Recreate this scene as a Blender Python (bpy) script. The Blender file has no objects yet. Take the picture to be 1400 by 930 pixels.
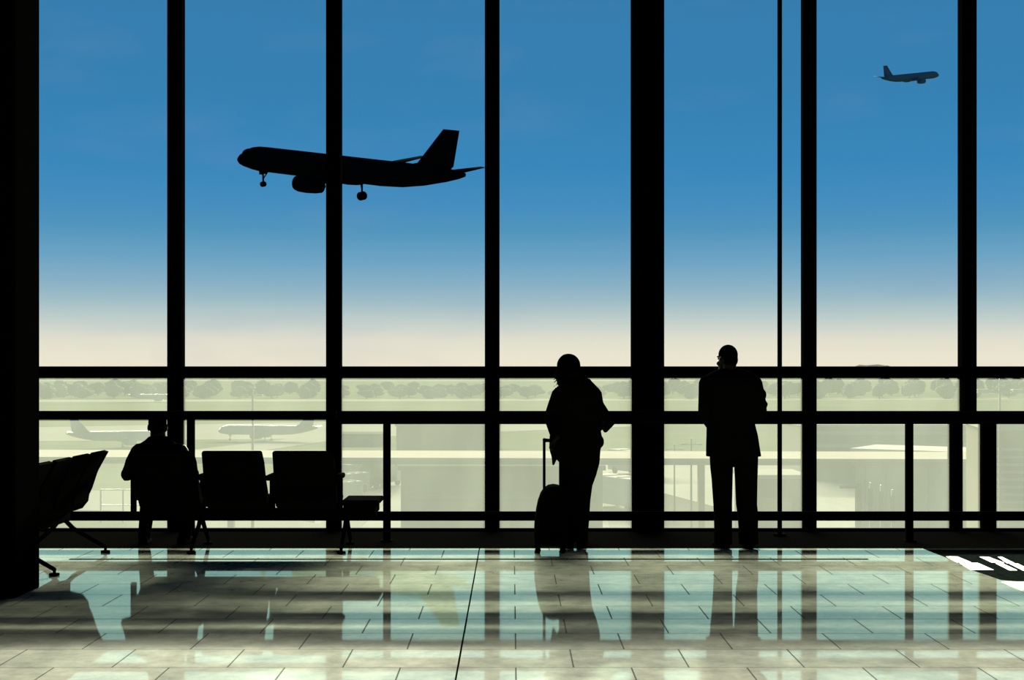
import bpy, bmesh, math, random
from mathutils import Vector, Matrix, Quaternion
random.seed(7)
PI = math.pi
F, EYE, HOR, CX = 1850.0, 1.55, 505.0, 700.0
scene = bpy.context.scene
COL = scene.collection

# ------------------------------------------------------------------ helpers
def PX(x, D): return (x - CX) * D / F
def PZ(y, D): return EYE - (y - HOR) * D / F
def lin(c):
    return tuple(((v / 255 + .055) / 1.055) ** 2.4 if v / 255 > .04045 else v / 255 / 12.92 for v in c)

def mat(name, col, rough=.6, metal=0.0, noise=0.0, nscale=8.0, spec=.5, bump=0.0):
    m = bpy.data.materials.new(name); m.use_nodes = True
    nt = m.node_tree; b = nt.nodes['Principled BSDF']
    b.inputs['Base Color'].default_value = (*col, 1)
    b.inputs['Roughness'].default_value = rough
    b.inputs['Metallic'].default_value = metal
    b.inputs['Specular IOR Level'].default_value = spec
    if noise or bump:
        tc = nt.nodes.new('ShaderNodeTexCoord'); nz = nt.nodes.new('ShaderNodeTexNoise')
        nz.inputs['Scale'].default_value = nscale; nz.inputs['Detail'].default_value = 5
        nt.links.new(tc.outputs['Object'], nz.inputs['Vector'])
        if noise:
            r = nt.nodes.new('ShaderNodeValToRGB')
            r.color_ramp.elements[0].position = .3; r.color_ramp.elements[1].position = .7
            r.color_ramp.elements[0].color = (*[c * (1 - noise) for c in col], 1)
            r.color_ramp.elements[1].color = (*[min(1, c * (1 + noise)) for c in col], 1)
            nt.links.new(nz.outputs['Fac'], r.inputs['Fac'])
            nt.links.new(r.outputs['Color'], b.inputs['Base Color'])
        if bump:
            bp = nt.nodes.new('ShaderNodeBump'); bp.inputs['Strength'].default_value = bump
            bp.inputs['Distance'].default_value = .01
            nt.links.new(nz.outputs['Fac'], bp.inputs['Height'])
            nt.links.new(bp.outputs['Normal'], b.inputs['Normal'])
    return m

def obj(name, bm, m, parent=None, smooth=False):
    me = bpy.data.meshes.new(name)
    bmesh.ops.recalc_face_normals(bm, faces=bm.faces)
    bm.to_mesh(me); bm.free()
    if m is not None: me.materials.append(m)
    o = bpy.data.objects.new(name, me); COL.objects.link(o)
    if smooth:
        for p in me.polygons: p.use_smooth = True
    if parent is not None: o.parent = parent
    return o

def tag(o, label, cat, group=None, kind=None):
    o['label'] = label; o['category'] = cat
    if group: o['group'] = group
    if kind: o['kind'] = kind
    return o

def empty(name, loc=(0, 0, 0), rz=0.0):
    o = bpy.data.objects.new(name, None); COL.objects.link(o)
    o.location = loc; o.rotation_euler = (0, 0, rz); o.empty_display_size = .1
    return o

def struct(name, bm, m, parent=None):
    o = obj(name, bm, m, parent)
    if parent is None: o['kind'] = 'structure'
    return o

def box(bm, x0, x1, y0, y1, z0, z1, bev=0.0):
    t = bmesh.new()
    vs = [t.verts.new((x, y, z)) for x in (x0, x1) for y in (y0, y1) for z in (z0, z1)]
    for f in ((0, 1, 3, 2), (4, 6, 7, 5), (0, 4, 5, 1), (2, 3, 7, 6), (0, 2, 6, 4), (1, 5, 7, 3)):
        t.faces.new([vs[i] for i in f])
    bmesh.ops.recalc_face_normals(t, faces=t.faces)
    if bev: bmesh.ops.bevel(t, geom=list(t.edges), offset=bev, segments=2, affect='EDGES', profile=.5)
    merge(bm, t); return bm

def merge(bm, t, M=None):
    if M is not None: bmesh.ops.transform(t, matrix=M, verts=t.verts)
    mp = {}
    for v in t.verts: mp[v] = bm.verts.new(v.co)
    for f in t.faces:
        try: bm.faces.new([mp[v] for v in f.verts])
        except ValueError: pass
    t.free()

def B(*a, bev=0.0):
    bm = bmesh.new(); box(bm, *a, bev=bev); return bm

def ring_loft(bm, rings, close=True):
    """rings: lists of equally many points; skins them and caps the two ends."""
    vr = [[bm.verts.new(p) for p in r] for r in rings]
    n = len(vr[0])
    for a, b in zip(vr, vr[1:]):
        for i in range(n):
            bm.faces.new((a[i], a[(i + 1) % n], b[(i + 1) % n], b[i]))
    if close:
        bm.faces.new(list(reversed(vr[0]))); bm.faces.new(vr[-1])

def frame_for(d):
    d = d.normalized()
    u = Vector((0, 0, 1)) if abs(d.z) < .9 else Vector((1, 0, 0))
    s = d.cross(u).normalized(); return s, s.cross(d).normalized()

def tube(bm, pts, rads, n=12, cap=True):
    """tapered tube along a polyline with rounded ends"""
    pts = [Vector(p) for p in pts]
    rings = []
    m = len(pts)
    s0 = None
    for i, p in enumerate(pts):
        d = (pts[min(i + 1, m - 1)] - pts[max(i - 1, 0)])
        s, u = frame_for(d)
        if s0 is not None:
            s = (s0 - d.normalized() * s0.dot(d.normalized())).normalized(); u = s.cross(d.normalized())
        s0 = s
        r = rads[i] if hasattr(rads, '__len__') else rads
        dn = d.normalized()
        def ring(c, rr): return [c + s * math.cos(2 * PI * k / n) * rr + u * math.sin(2 * PI * k / n) * rr for k in range(n)]
        if i == 0 and cap:
            rings += [ring(p - dn * r * .92, r * .38), ring(p - dn * r * .6, r * .8)]
        rings.append(ring(p, r))
        if i == m - 1 and cap:
            rings += [ring(p + dn * r * .6, r * .8), ring(p + dn * r * .92, r * .38)]
    ring_loft(bm, rings)

def cyl(bm, p0, p1, r, n=16):
    p0, p1 = Vector(p0), Vector(p1)
    s, u = frame_for(p1 - p0)
    ring_loft(bm, [[c + s * math.cos(2 * PI * k / n) * r + u * math.sin(2 * PI * k / n) * r for k in range(n)] for c in (p0, p1)])

def ell(bm, c, r, M=None, seg=20, rin=12):
    t = bmesh.new()
    bmesh.ops.create_uvsphere(t, u_segments=seg, v_segments=rin, radius=1)
    A = Matrix.Diagonal((*r, 1))
    if M is not None: A = M.to_4x4() @ A
    merge(bm, t, Matrix.Translation(Vector(c)) @ A)

def torso(bm, secs, n=28, sq=2.3):
    """secs: (z, x_left, x_right, y_back, y_front) horizontal superellipse sections"""
    rings = []
    for z, xl, xr, yb, yf in secs:
        cx, cy, rx, ry = (xl + xr) / 2, (yb + yf) / 2, (xr - xl) / 2, (yf - yb) / 2
        r = []
        for k in range(n):
            a = 2 * PI * k / n
            c, s = math.cos(a), math.sin(a)
            r.append(Vector((cx + rx * math.copysign(abs(c) ** (2 / sq), c), cy + ry * math.copysign(abs(s) ** (2 / sq), s), z)))
        rings.append(r)
    ring_loft(bm, rings)

def remesh(o, vox=.008, sm=4):
    r = o.modifiers.new('one_surface', 'REMESH'); r.mode = 'VOXEL'; r.voxel_size = vox; r.use_smooth_shade = True
    if sm:
        s = o.modifiers.new('soften', 'SMOOTH'); s.factor = .5; s.iterations = sm
    return o

# ------------------------------------------------------------------ materials
M = {}
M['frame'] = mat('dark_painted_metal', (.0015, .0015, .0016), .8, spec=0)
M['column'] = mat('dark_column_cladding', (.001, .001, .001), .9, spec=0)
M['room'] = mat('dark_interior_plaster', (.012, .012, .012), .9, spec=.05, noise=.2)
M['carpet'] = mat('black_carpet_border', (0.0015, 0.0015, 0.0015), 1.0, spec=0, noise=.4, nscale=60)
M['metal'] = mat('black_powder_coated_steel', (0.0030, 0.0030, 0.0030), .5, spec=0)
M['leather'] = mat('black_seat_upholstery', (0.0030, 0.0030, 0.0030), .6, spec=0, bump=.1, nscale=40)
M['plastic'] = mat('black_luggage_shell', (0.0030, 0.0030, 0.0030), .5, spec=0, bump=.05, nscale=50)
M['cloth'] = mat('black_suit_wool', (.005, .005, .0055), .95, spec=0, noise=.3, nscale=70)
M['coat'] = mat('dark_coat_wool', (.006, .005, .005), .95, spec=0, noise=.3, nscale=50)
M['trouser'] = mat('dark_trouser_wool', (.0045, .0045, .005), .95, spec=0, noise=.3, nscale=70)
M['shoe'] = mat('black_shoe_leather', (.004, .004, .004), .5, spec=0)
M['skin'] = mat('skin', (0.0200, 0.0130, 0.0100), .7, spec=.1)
M['hair'] = mat('dark_hair', (.004, .003, .003), .8, spec=0)
M['plane_black'] = mat('dark_aircraft_paint', (.0025, .0025, .003), .6, spec=0)
M['plane_haze'] = mat('haze_blue_aircraft_paint', (.05, .11, .17), .9, spec=0)  # blue of the distance haze, put into the paint colour
M['tyre'] = mat('tyre_rubber', (.003, .003, .003), .9, spec=0)
M['plane_pale'] = mat('pale_grey_aircraft_paint', (0.1300, 0.1400, 0.1300), .5)
M['concrete'] = mat('apron_concrete', (0.1250, 0.1230, 0.1070), .95, noise=.12, nscale=.05, spec=0)
M['grass'] = mat('airfield_grass', (0.0420, 0.0490, 0.0280), 1, noise=.12, nscale=.04, spec=0)
M['taxi'] = mat('taxiway_concrete', (0.0950, 0.0930, 0.0780), .95, noise=.06, nscale=.03, spec=0)
M['tarmac'] = mat('grey_tarmac', (0.0400, 0.0380, 0.0320), .95, noise=.08, nscale=.1, spec=0)
M['roof'] = mat('cream_walkway_roof', (0.1650, 0.1520, 0.1280), .8, noise=.04, nscale=.3, spec=0)
M['soffit'] = mat('brown_grey_fascia', (0.1000, 0.0900, 0.0650), .9, spec=0)
M['annex'] = mat('grey_annex_cladding', (0.0800, 0.0750, 0.0550), .9, noise=.06, nscale=.15, spec=0)
M['annexroof'] = mat('grey_roof_felt', (0.0350, 0.0340, 0.0280), 1, noise=.08, nscale=.3, spec=0)
M['pale'] = mat('pale_cladding', (0.1600, 0.1580, 0.1350), .8, noise=.04, nscale=.3, spec=0)
M['white'] = mat('white_vehicle_paint', (0.2100, 0.2070, 0.1800), .6, spec=0)
M['darkglass'] = mat('vehicle_glass', (.12, .13, .12), .3)
M['sign'] = mat('dark_sign_panel', (0.0150, 0.0140, 0.0100), .8, spec=0)
M['galv'] = mat('galvanised_steel', (0.0500, 0.0500, 0.0450), .6, metal=.3)
M['bark'] = mat('tree_bark', (.12, .10, .07), 1, spec=0)
M['leaf'] = mat('hazy_tree_leaves', (0.0850, 0.0950, 0.0750), 1, noise=.2, nscale=.5, spec=0)
M['louver'] = mat('grey_louvre_metal', (0.1100, 0.1050, 0.0850), .8, spec=0)

def floor_material():
    m = bpy.data.materials.new('polished_stone_tiles'); m.use_nodes = True
    nt = m.node_tree; N = nt.nodes; L = nt.links; b = N['Principled BSDF']
    tc = N.new('ShaderNodeTexCoord')
    mp = N.new('ShaderNodeMapping'); mp.inputs['Location'].default_value = (-.02, -7.94 + 20 * .455, 0)
    L.new(tc.outputs['Object'], mp.inputs['Vector'])
    br = N.new('ShaderNodeTexBrick'); br.offset = .5; br.offset_frequency = 2
    br.inputs['Scale'].default_value = 1; br.inputs['Brick Width'].default_value = .6
    br.inputs['Row Height'].default_value = .455; br.inputs['Mortar Size'].default_value = .0045
    br.inputs['Mortar Smooth'].default_value = .1; br.inputs['Bias'].default_value = 0
    br.inputs['Color1'].default_value = (.31, .345, .305, 1); br.inputs['Color2'].default_value = (.37, .40, .35, 1)
    br.inputs['Mortar'].default_value = (.07, .08, .07, 1)
    L.new(mp.outputs['Vector'], br.inputs['Vector'])
    nz = N.new('ShaderNodeTexNoise'); nz.inputs['Scale'].default_value = 5; nz.inputs['Detail'].default_value = 9; nz.inputs['Roughness'].default_value = .7
    L.new(tc.outputs['Object'], nz.inputs['Vector'])
    rp = N.new('ShaderNodeValToRGB'); rp.color_ramp.elements[0].position = .3; rp.color_ramp.elements[1].position = .72
    rp.color_ramp.elements[0].color = (.6, .62, .6, 1); rp.color_ramp.elements[1].color = (1.25, 1.22, 1.15, 1)
    L.new(nz.outputs['Fac'], rp.inputs['Fac'])
    mx = N.new('ShaderNodeMix'); mx.data_type = 'RGBA'; mx.blend_type = 'MULTIPLY'; mx.inputs[0].default_value = 1
    L.new(br.outputs['Color'], mx.inputs[6]); L.new(rp.outputs['Color'], mx.inputs[7])
    n2 = N.new('ShaderNodeTexNoise'); n2.inputs['Scale'].default_value = 1.2; n2.inputs['Detail'].default_value = 4
    L.new(tc.outputs['Object'], n2.inputs['Vector'])
    mr = N.new('ShaderNodeMapRange'); mr.inputs[1].default_value = .3; mr.inputs[2].default_value = .7
    mr.inputs[3].default_value = .015; mr.inputs[4].default_value = .045
    L.new(n2.outputs['Fac'], mr.inputs[0])
    df = N.new('ShaderNodeBsdfDiffuse'); L.new(mx.outputs[2], df.inputs['Color'])
    gs = N.new('ShaderNodeBsdfGlossy'); gs.inputs['Color'].default_value = (.74, .98, .84, 1)
    L.new(mr.outputs[0], gs.inputs['Roughness'])
    fr = N.new('ShaderNodeFresnel'); fr.inputs['IOR'].default_value = FLOOR_IOR
    iv = N.new('ShaderNodeMath'); iv.operation = 'MULTIPLY_ADD'; iv.inputs[1].default_value = -.9; iv.inputs[2].default_value = 1.0
    L.new(br.outputs['Fac'], iv.inputs[0])
    fm = N.new('ShaderNodeMath'); fm.operation = 'MULTIPLY'; L.new(fr.outputs[0], fm.inputs[0]); L.new(iv.outputs[0], fm.inputs[1])
    ms = N.new('ShaderNodeMixShader'); L.new(fm.outputs[0], ms.inputs[0]); L.new(df.outputs[0], ms.inputs[1]); L.new(gs.outputs[0], ms.inputs[2])
    N.remove(b); L.new(ms.outputs[0], N['Material Output'].inputs['Surface'])
    return m
FLOOR_IOR = 2.1
M['floor'] = floor_material()
M['floor_shade'] = mat('dark_floor_shade', (.006, .009, .009), .5, noise=.4, nscale=20, spec=0)
M['sun_patch'] = mat('cream_sun_patch', (.72, .69, .58), .5, noise=.05, nscale=12)

def glass(name, veil, tint):
    m = bpy.data.materials.new(name); m.use_nodes = True
    nt = m.node_tree; N = nt.nodes; L = nt.links
    N.remove(N['Principled BSDF']); out = N['Material Output']
    tr = N.new('ShaderNodeBsdfTransparent'); tr.inputs['Color'].default_value = (*tint, 1)
    last = tr.outputs[0]
    if veil:
        tl = N.new('ShaderNodeBsdfTranslucent'); tl.inputs['Color'].default_value = (*VEIL_COL, 1)
        tc = N.new('ShaderNodeTexCoord'); nz = N.new('ShaderNodeTexNoise'); nz.inputs['Scale'].default_value = 1.5; nz.inputs['Detail'].default_value = 4
        mp = N.new('ShaderNodeMapping'); mp.inputs['Scale'].default_value = (1, 1, .4)
        L.new(tc.outputs['Object'], mp.inputs['Vector']); L.new(mp.outputs[0], nz.inputs['Vector'])
        mr = N.new('ShaderNodeMapRange'); mr.inputs[3].default_value = veil * .85; mr.inputs[4].default_value = veil * 1.15
        mr.inputs[1].default_value = .3; mr.inputs[2].default_value = .7
        L.new(nz.outputs['Fac'], mr.inputs[0])
        mx = N.new('ShaderNodeMixShader'); L.new(mr.outputs[0], mx.inputs[0])
        L.new(last, mx.inputs[1]); L.new(tl.outputs[0], mx.inputs[2]); last = mx.outputs[0]
    gl = N.new('ShaderNodeBsdfGlossy'); gl.inputs['Roughness'].default_value = .01
    m2 = N.new('ShaderNodeMixShader'); m2.inputs[0].default_value = .01
    L.new(last, m2.inputs[1]); L.new(gl.outputs[0], m2.inputs[2])
    L.new(m2.outputs[0], out.inputs['Surface'])
    return m
VEIL, VEIL_COL = .0280, (.74, .84, .75)
M['glass_clear'] = glass('clear_window_glass', 0, (1, 1, 1))
M['glass_film'] = glass('haze_filmed_window_glass', VEIL, (.93, .95, .90))  # translucent film added to carry the outdoor haze

# ------------------------------------------------------------------ the sky
def make_world():
    w = bpy.data.worlds.new('airfield_sky'); scene.world = w; w.use_nodes = True
    nt = w.node_tree; N = nt.nodes; L = nt.links
    bg = N['Background']
    tc = N.new('ShaderNodeTexCoord'); sx = N.new('ShaderNodeSeparateXYZ')
    L.new(tc.outputs['Generated'], sx.inputs[0])
    def math_(op, a, b=None, c=None):
        n = N.new('ShaderNodeMath'); n.operation = op
        for i, v in enumerate((a, b, c)):
            if v is None: continue
            if isinstance(v, (int, float)): n.inputs[i].default_value = v
            else: L.new(v, n.inputs[i])
        return n.outputs[0]
    hy = math_('MAXIMUM', math_('SQRT', math_('ADD', math_('MULTIPLY', sx.outputs[0], sx.outputs[0]), math_('MULTIPLY', sx.outputs[1], sx.outputs[1]))), .001)
    tan = math_('DIVIDE', sx.outputs[2], hy)
    # colour by height above the horizon
    ramp = N.new('ShaderNodeValToRGB'); cr = ramp.color_ramp
    stops = [(-.3, (150, 150, 125)), (-.01, (205, 205, 180)), (0, (238, 231, 210)), (.010, (236, 230, 209)), (.022, (226, 224, 208)), (.035, (196, 209, 205)), (.050, (160, 190, 200)),
             (.062, (138, 178, 199)), (.080, (110, 165, 198)), (.102, (82, 150, 190)), (.12, (70, 143, 192)), (.15, (58, 136, 188)), (.20, (55, 130, 180)), (.26, (55, 127, 176)), (.28, (57, 126, 176)), (.6, (50, 110, 165))]
    t0, t1 = -.3, .6
    while len(cr.elements) < len(stops): cr.elements.new(.5)
    for e, (t, c) in zip(cr.elements, stops):
        e.position = (t - t0) / (t1 - t0); e.color = (*lin(c), 1)
    mr = N.new('ShaderNodeMapRange'); mr.inputs[1].default_value = t0; mr.inputs[2].default_value = t1
    L.new(tan, mr.inputs[0]); L.new(mr.outputs[0], ramp.inputs['Fac'])
    # thin streaky cirrus
    mp = N.new('ShaderNodeMapping'); mp.inputs['Scale'].default_value = (3, 3, 11); mp.inputs['Rotation'].default_value = (0, .25, 0)
    L.new(tc.outputs['Generated'], mp.inputs['Vector'])
    nz = N.new('ShaderNodeTexNoise'); nz.inputs['Scale'].default_value = 2.2; nz.inputs['Detail'].default_value = 6
    L.new(mp.outputs[0], nz.inputs['Vector'])
    cm = N.new('ShaderNodeMapRange'); cm.inputs[1].default_value = .55; cm.inputs[2].default_value = .85; cm.inputs[4].default_value = .22
    L.new(nz.outputs['Fac'], cm.inputs[0])
    mx = N.new('ShaderNodeMix'); mx.data_type = 'RGBA'; mx.inputs[7].default_value = (*lin((120, 150, 190)), 1)
    L.new(cm.outputs[0], mx.inputs[0]); L.new(ramp.outputs[0], mx.inputs[6])
    # low sun core in an added, out-of-view light strip that bands the floor
    az = N.new('ShaderNodeMath'); az.operation = 'ARCTAN2'
    L.new(sx.outputs[0], az.inputs[0]); L.new(sx.outputs[1], az.inputs[1])
    def gauss(v, c, s): 
        d = math_('DIVIDE', math_('SUBTRACT', v, c), s)
        return math_('EXPONENT', math_('MULTIPLY', math_('MULTIPLY', d, d), -1.0))
    g = math_('MULTIPLY', gauss(tan, STRIP_TAN, STRIP_W), gauss(az.outputs[0], 0.0, STRIP_AZ))
    core = math_('MULTIPLY', gauss(tan, STRIP_TAN, STRIP_W), gauss(az.outputs[0], 0.003, .02))
    g = math_('ADD', math_('MULTIPLY', g, STRIP_L), math_('MULTIPLY', core, SUN_CORE))
    vm = N.new('ShaderNodeMix'); vm.data_type = 'RGBA'; vm.blend_type = 'MULTIPLY'; vm.inputs[0].default_value = 1
    vm.inputs[6].default_value = (1.0, .93, .76, 1)
    cb = N.new('ShaderNodeCombineColor')
    for i in range(3): L.new(g, cb.inputs[i])
    L.new(cb.outputs[0], vm.inputs[7])
    ad = N.new('ShaderNodeMix'); ad.data_type = 'RGBA'; ad.blend_type = 'ADD'; ad.inputs[0].default_value = 1; ad.clamp_result = False
    L.new(mx.outputs[2], ad.inputs[6]); L.new(vm.outputs[2], ad.inputs[7])
    L.new(ad.outputs[2], bg.inputs['Color']); bg.inputs['Strength'].default_value = 1
    w.cycles.sampling_method = 'MANUAL'; w.cycles.sample_map_resolution = 4096
STRIP_TAN, STRIP_W, STRIP_AZ, STRIP_L, SUN_CORE = .292, .0030, .42, 11000, 13000
make_world()

# ------------------------------------------------------------------ the hall
WY = 13.03                                   # glazing line
RX = 8.0
YB = -4.0
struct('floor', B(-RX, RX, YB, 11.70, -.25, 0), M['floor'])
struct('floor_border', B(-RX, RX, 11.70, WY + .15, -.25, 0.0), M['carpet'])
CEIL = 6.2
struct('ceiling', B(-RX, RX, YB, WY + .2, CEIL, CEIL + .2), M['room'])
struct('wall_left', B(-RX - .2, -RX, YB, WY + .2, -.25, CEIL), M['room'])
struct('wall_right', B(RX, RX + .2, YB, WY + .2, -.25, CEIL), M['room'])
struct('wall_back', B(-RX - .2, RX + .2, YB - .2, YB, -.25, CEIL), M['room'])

zt = lambda y: PZ(y, WY)
BAR2 = (zt(517), zt(501)); BAR1 = (zt(573.5), zt(562)); SILL = (0, .02)
# vertical mullions and the columns
mull = [(-5.9, .14), (PX(241, WY), .141), (PX(457, WY), .141), (PX(673, WY), .141), (PX(1105.5, WY), .125), (PX(1322, WY), .141), (PX(1540, WY), .141), (PX(1756, WY), .141)]
tn = 0
def trim(bm, m='frame', nm=None):
    global tn
    tn += 1
    return struct(nm or f'trim_{tn}', bm, M[m])
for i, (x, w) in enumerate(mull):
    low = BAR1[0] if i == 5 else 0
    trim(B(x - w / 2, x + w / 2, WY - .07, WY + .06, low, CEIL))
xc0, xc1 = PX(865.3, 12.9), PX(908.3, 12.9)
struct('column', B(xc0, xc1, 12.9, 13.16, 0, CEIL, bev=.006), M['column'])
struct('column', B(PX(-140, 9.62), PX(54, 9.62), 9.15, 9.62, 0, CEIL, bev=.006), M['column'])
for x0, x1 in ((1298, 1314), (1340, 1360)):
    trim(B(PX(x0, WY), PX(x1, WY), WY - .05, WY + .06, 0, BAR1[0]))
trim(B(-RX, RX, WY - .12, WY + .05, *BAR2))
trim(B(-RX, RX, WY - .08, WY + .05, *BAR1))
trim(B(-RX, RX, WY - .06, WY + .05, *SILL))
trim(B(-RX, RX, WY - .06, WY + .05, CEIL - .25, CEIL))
# panes: one window per bay
edges = [-RX] + [m[0] for m in mull[:4]] + [(xc0 + xc1) / 2] + [m[0] for m in mull[4:]] + [RX]
for k, (a, b) in enumerate(zip(edges, edges[1:])):
    w = empty(f'window_{k + 1}', ((a + b) / 2, WY, 0)); w['kind'] = 'structure'
    for z0, z1, m in ((BAR2[1], CEIL - .2, 'glass_clear'), (BAR1[1], BAR2[0], 'glass_film'), (.02, BAR1[0], 'glass_film')):
        p = obj('pane', B(a - (a + b) / 2, b - (a + b) / 2, .004, .016, z0, z1), M[m], w)

# dark cross strip and expansion joint; painted shade and sunlight pads on the right
struct('trim_strip', B(PX(95, 11.03), PX(1187, 11.03), 11.015, 11.05, -.01, .003), M['carpet'])
struct('trim_strip', B(-.286, -.277, YB, 11.70, -.01, .0012), M['carpet'])
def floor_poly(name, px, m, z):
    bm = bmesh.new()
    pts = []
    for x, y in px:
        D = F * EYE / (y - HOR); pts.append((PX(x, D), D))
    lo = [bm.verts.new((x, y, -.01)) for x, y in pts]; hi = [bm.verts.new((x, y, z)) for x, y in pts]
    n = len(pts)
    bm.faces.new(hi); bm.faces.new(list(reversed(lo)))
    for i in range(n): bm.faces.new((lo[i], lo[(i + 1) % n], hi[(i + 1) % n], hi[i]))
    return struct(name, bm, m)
floor_poly('floor_sun_shade', [(1262, 750.2), (1300, 765), (1330, 780), (1368, 793), (1440, 800), (1600, 800), (1560, 750.2)], M['floor_shade'], .002)  # dark panel painted in where shade lies on the floor
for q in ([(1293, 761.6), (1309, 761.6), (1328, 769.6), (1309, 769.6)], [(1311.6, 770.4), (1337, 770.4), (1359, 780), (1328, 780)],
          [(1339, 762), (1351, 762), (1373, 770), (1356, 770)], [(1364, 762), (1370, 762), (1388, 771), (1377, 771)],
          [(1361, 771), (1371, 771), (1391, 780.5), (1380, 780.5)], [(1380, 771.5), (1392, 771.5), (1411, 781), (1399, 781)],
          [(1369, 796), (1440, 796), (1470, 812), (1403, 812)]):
    floor_poly('floor_sun_shade', q, M['sun_patch'], .0035)  # pale pads are patches of sunlight put into the floor colour

# ------------------------------------------------------------------ railing by the glass
RY = 12.2
rz = lambda y: PZ(y, RY)
def railing(name, label, x0, x1, top, posts, group):
    r = empty(name, ((x0 + x1) / 2, RY, 0)); tag(r, label, 'railing', group)
    cx = (x0 + x1) / 2
    obj('handrail', B(x0 - cx, x1 - cx, -.03, .03, rz(top[1]), rz(top[0]), bev=.008), M['metal'], r)
    obj('lower_rail', B(x0 - cx, x1 - cx, -.02, .02, rz(712), rz(699.5), bev=.006), M['metal'], r)
    for px in posts:
        X = PX(px, RY) - cx
        p = obj('post', B(X - .033, X + .033, -.025, .025, 0, rz(top[1]) + .01, bev=.004), M['metal'], r)
        obj('foot_plate', B(X - .05, X + .05, -.06, .06, 0, .012, bev=.003), M['metal'], p)
    return r
railing('guard_railing', 'low dark guard railing behind the black bench seats, left of the glazing', PX(-150, RY), PX(460, RY), (562, 573), (40, 261), None)
railing('guard_railing', 'long dark guard railing running behind the two standing travellers', PX(464, RY), PX(1560, RY), (563, 580), (529, 796, 1243, 1490), None)

# thin pole
bm = bmesh.new(); cyl(bm, (PX(1066, 12.6), 12.6, 0), (PX(1066, 12.6), 12.6, CEIL), .022); 
po = empty('pole', (0, 0, 0)); tag(po, 'thin black floor-to-ceiling pole right of the standing man', 'pole')
po.location = (PX(1066, 12.6), 12.6, 0)
bmesh.ops.translate(bm, vec=(-PX(1066, 12.6), -12.6, 0), verts=bm.verts)
obj('shaft', bm, M['metal'], po)
bm = bmesh.new(); cyl(bm, (0, 0, 0), (0, 0, .02), .06); obj('base_plate', bm, M['metal'], po)

# ------------------------------------------------------------------ beam seating
SEAT_PROFILE = [(-.175, .872), (-.07, .68), (-.01, .56), (.0, .44), (.05, .375), (.2, .335), (.36, .35), (.47, .395), (.505, .43), (.49, .455),
                (.40, .46), (.22, .43), (.10, .445), (.06, .52), (.03, .62), (-.06, .78), (-.14, .885)]
def seat_mesh(w):
    bm = bmesh.new()
    a = [bm.verts.new((-w / 2, f, z)) for f, z in SEAT_PROFILE]
    b = [bm.verts.new((w / 2, f, z)) for f, z in SEAT_PROFILE]
    n = len(a)
    side = [bm.faces.new(a), bm.faces.new(list(reversed(b)))]
    for i in range(n): bm.faces.new((a[i], b[i], b[(i + 1) % n], a[(i + 1) % n]))
    # rounded top corners of the backrest, slight taper
    for v in bm.verts:
        if v.co.z > .5: v.co.x *= 1 - .03 * (v.co.z - .5) / .37
    ed = [e for e in bm.edges if (e.verts[0].co.x > 0) != (e.verts[1].co.x > 0) is False]
    ed = [e for f in side for e in f.edges]
    bmesh.ops.bevel(bm, geom=list(set(ed)), offset=.02, segments=3, affect='EDGES', profile=.5)
    return bm

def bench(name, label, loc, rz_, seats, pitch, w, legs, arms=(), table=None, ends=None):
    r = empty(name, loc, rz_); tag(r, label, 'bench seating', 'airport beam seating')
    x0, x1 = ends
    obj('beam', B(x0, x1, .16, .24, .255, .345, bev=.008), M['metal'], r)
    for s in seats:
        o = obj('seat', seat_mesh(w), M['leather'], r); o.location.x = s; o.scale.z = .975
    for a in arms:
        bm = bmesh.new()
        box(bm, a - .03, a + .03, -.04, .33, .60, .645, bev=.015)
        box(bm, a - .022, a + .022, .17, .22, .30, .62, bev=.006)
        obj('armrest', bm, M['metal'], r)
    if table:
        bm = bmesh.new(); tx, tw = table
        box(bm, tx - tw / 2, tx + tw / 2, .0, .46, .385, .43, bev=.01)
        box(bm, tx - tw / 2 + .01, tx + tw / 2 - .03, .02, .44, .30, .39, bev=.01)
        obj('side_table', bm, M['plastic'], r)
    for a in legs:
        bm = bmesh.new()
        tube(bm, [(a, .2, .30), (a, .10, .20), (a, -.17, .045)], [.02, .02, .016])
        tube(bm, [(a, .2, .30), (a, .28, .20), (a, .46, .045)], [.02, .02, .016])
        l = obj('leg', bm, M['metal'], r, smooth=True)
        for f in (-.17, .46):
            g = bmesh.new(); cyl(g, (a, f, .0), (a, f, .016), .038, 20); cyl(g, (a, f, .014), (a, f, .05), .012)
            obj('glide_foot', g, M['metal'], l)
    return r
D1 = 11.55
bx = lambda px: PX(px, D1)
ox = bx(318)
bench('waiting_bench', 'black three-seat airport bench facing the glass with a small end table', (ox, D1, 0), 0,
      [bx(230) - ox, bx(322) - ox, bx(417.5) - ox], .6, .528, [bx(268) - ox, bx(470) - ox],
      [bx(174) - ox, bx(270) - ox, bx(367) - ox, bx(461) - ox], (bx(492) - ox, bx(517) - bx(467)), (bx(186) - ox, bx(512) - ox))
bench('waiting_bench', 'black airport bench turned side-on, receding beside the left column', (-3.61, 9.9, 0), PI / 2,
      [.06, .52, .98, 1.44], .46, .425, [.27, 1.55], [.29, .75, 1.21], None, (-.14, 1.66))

# ------------------------------------------------------------------ people
def rot_basis(yaw, pitch, roll=0.0):
    """columns: side, forward, up. yaw 0 faces +Y (away from the camera), positive turns left"""
    return (Matrix.Rotation(yaw, 3, 'Z') @ Matrix.Rotation(pitch, 3, 'X') @ Matrix.Rotation(roll, 3, 'Y'))

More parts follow.
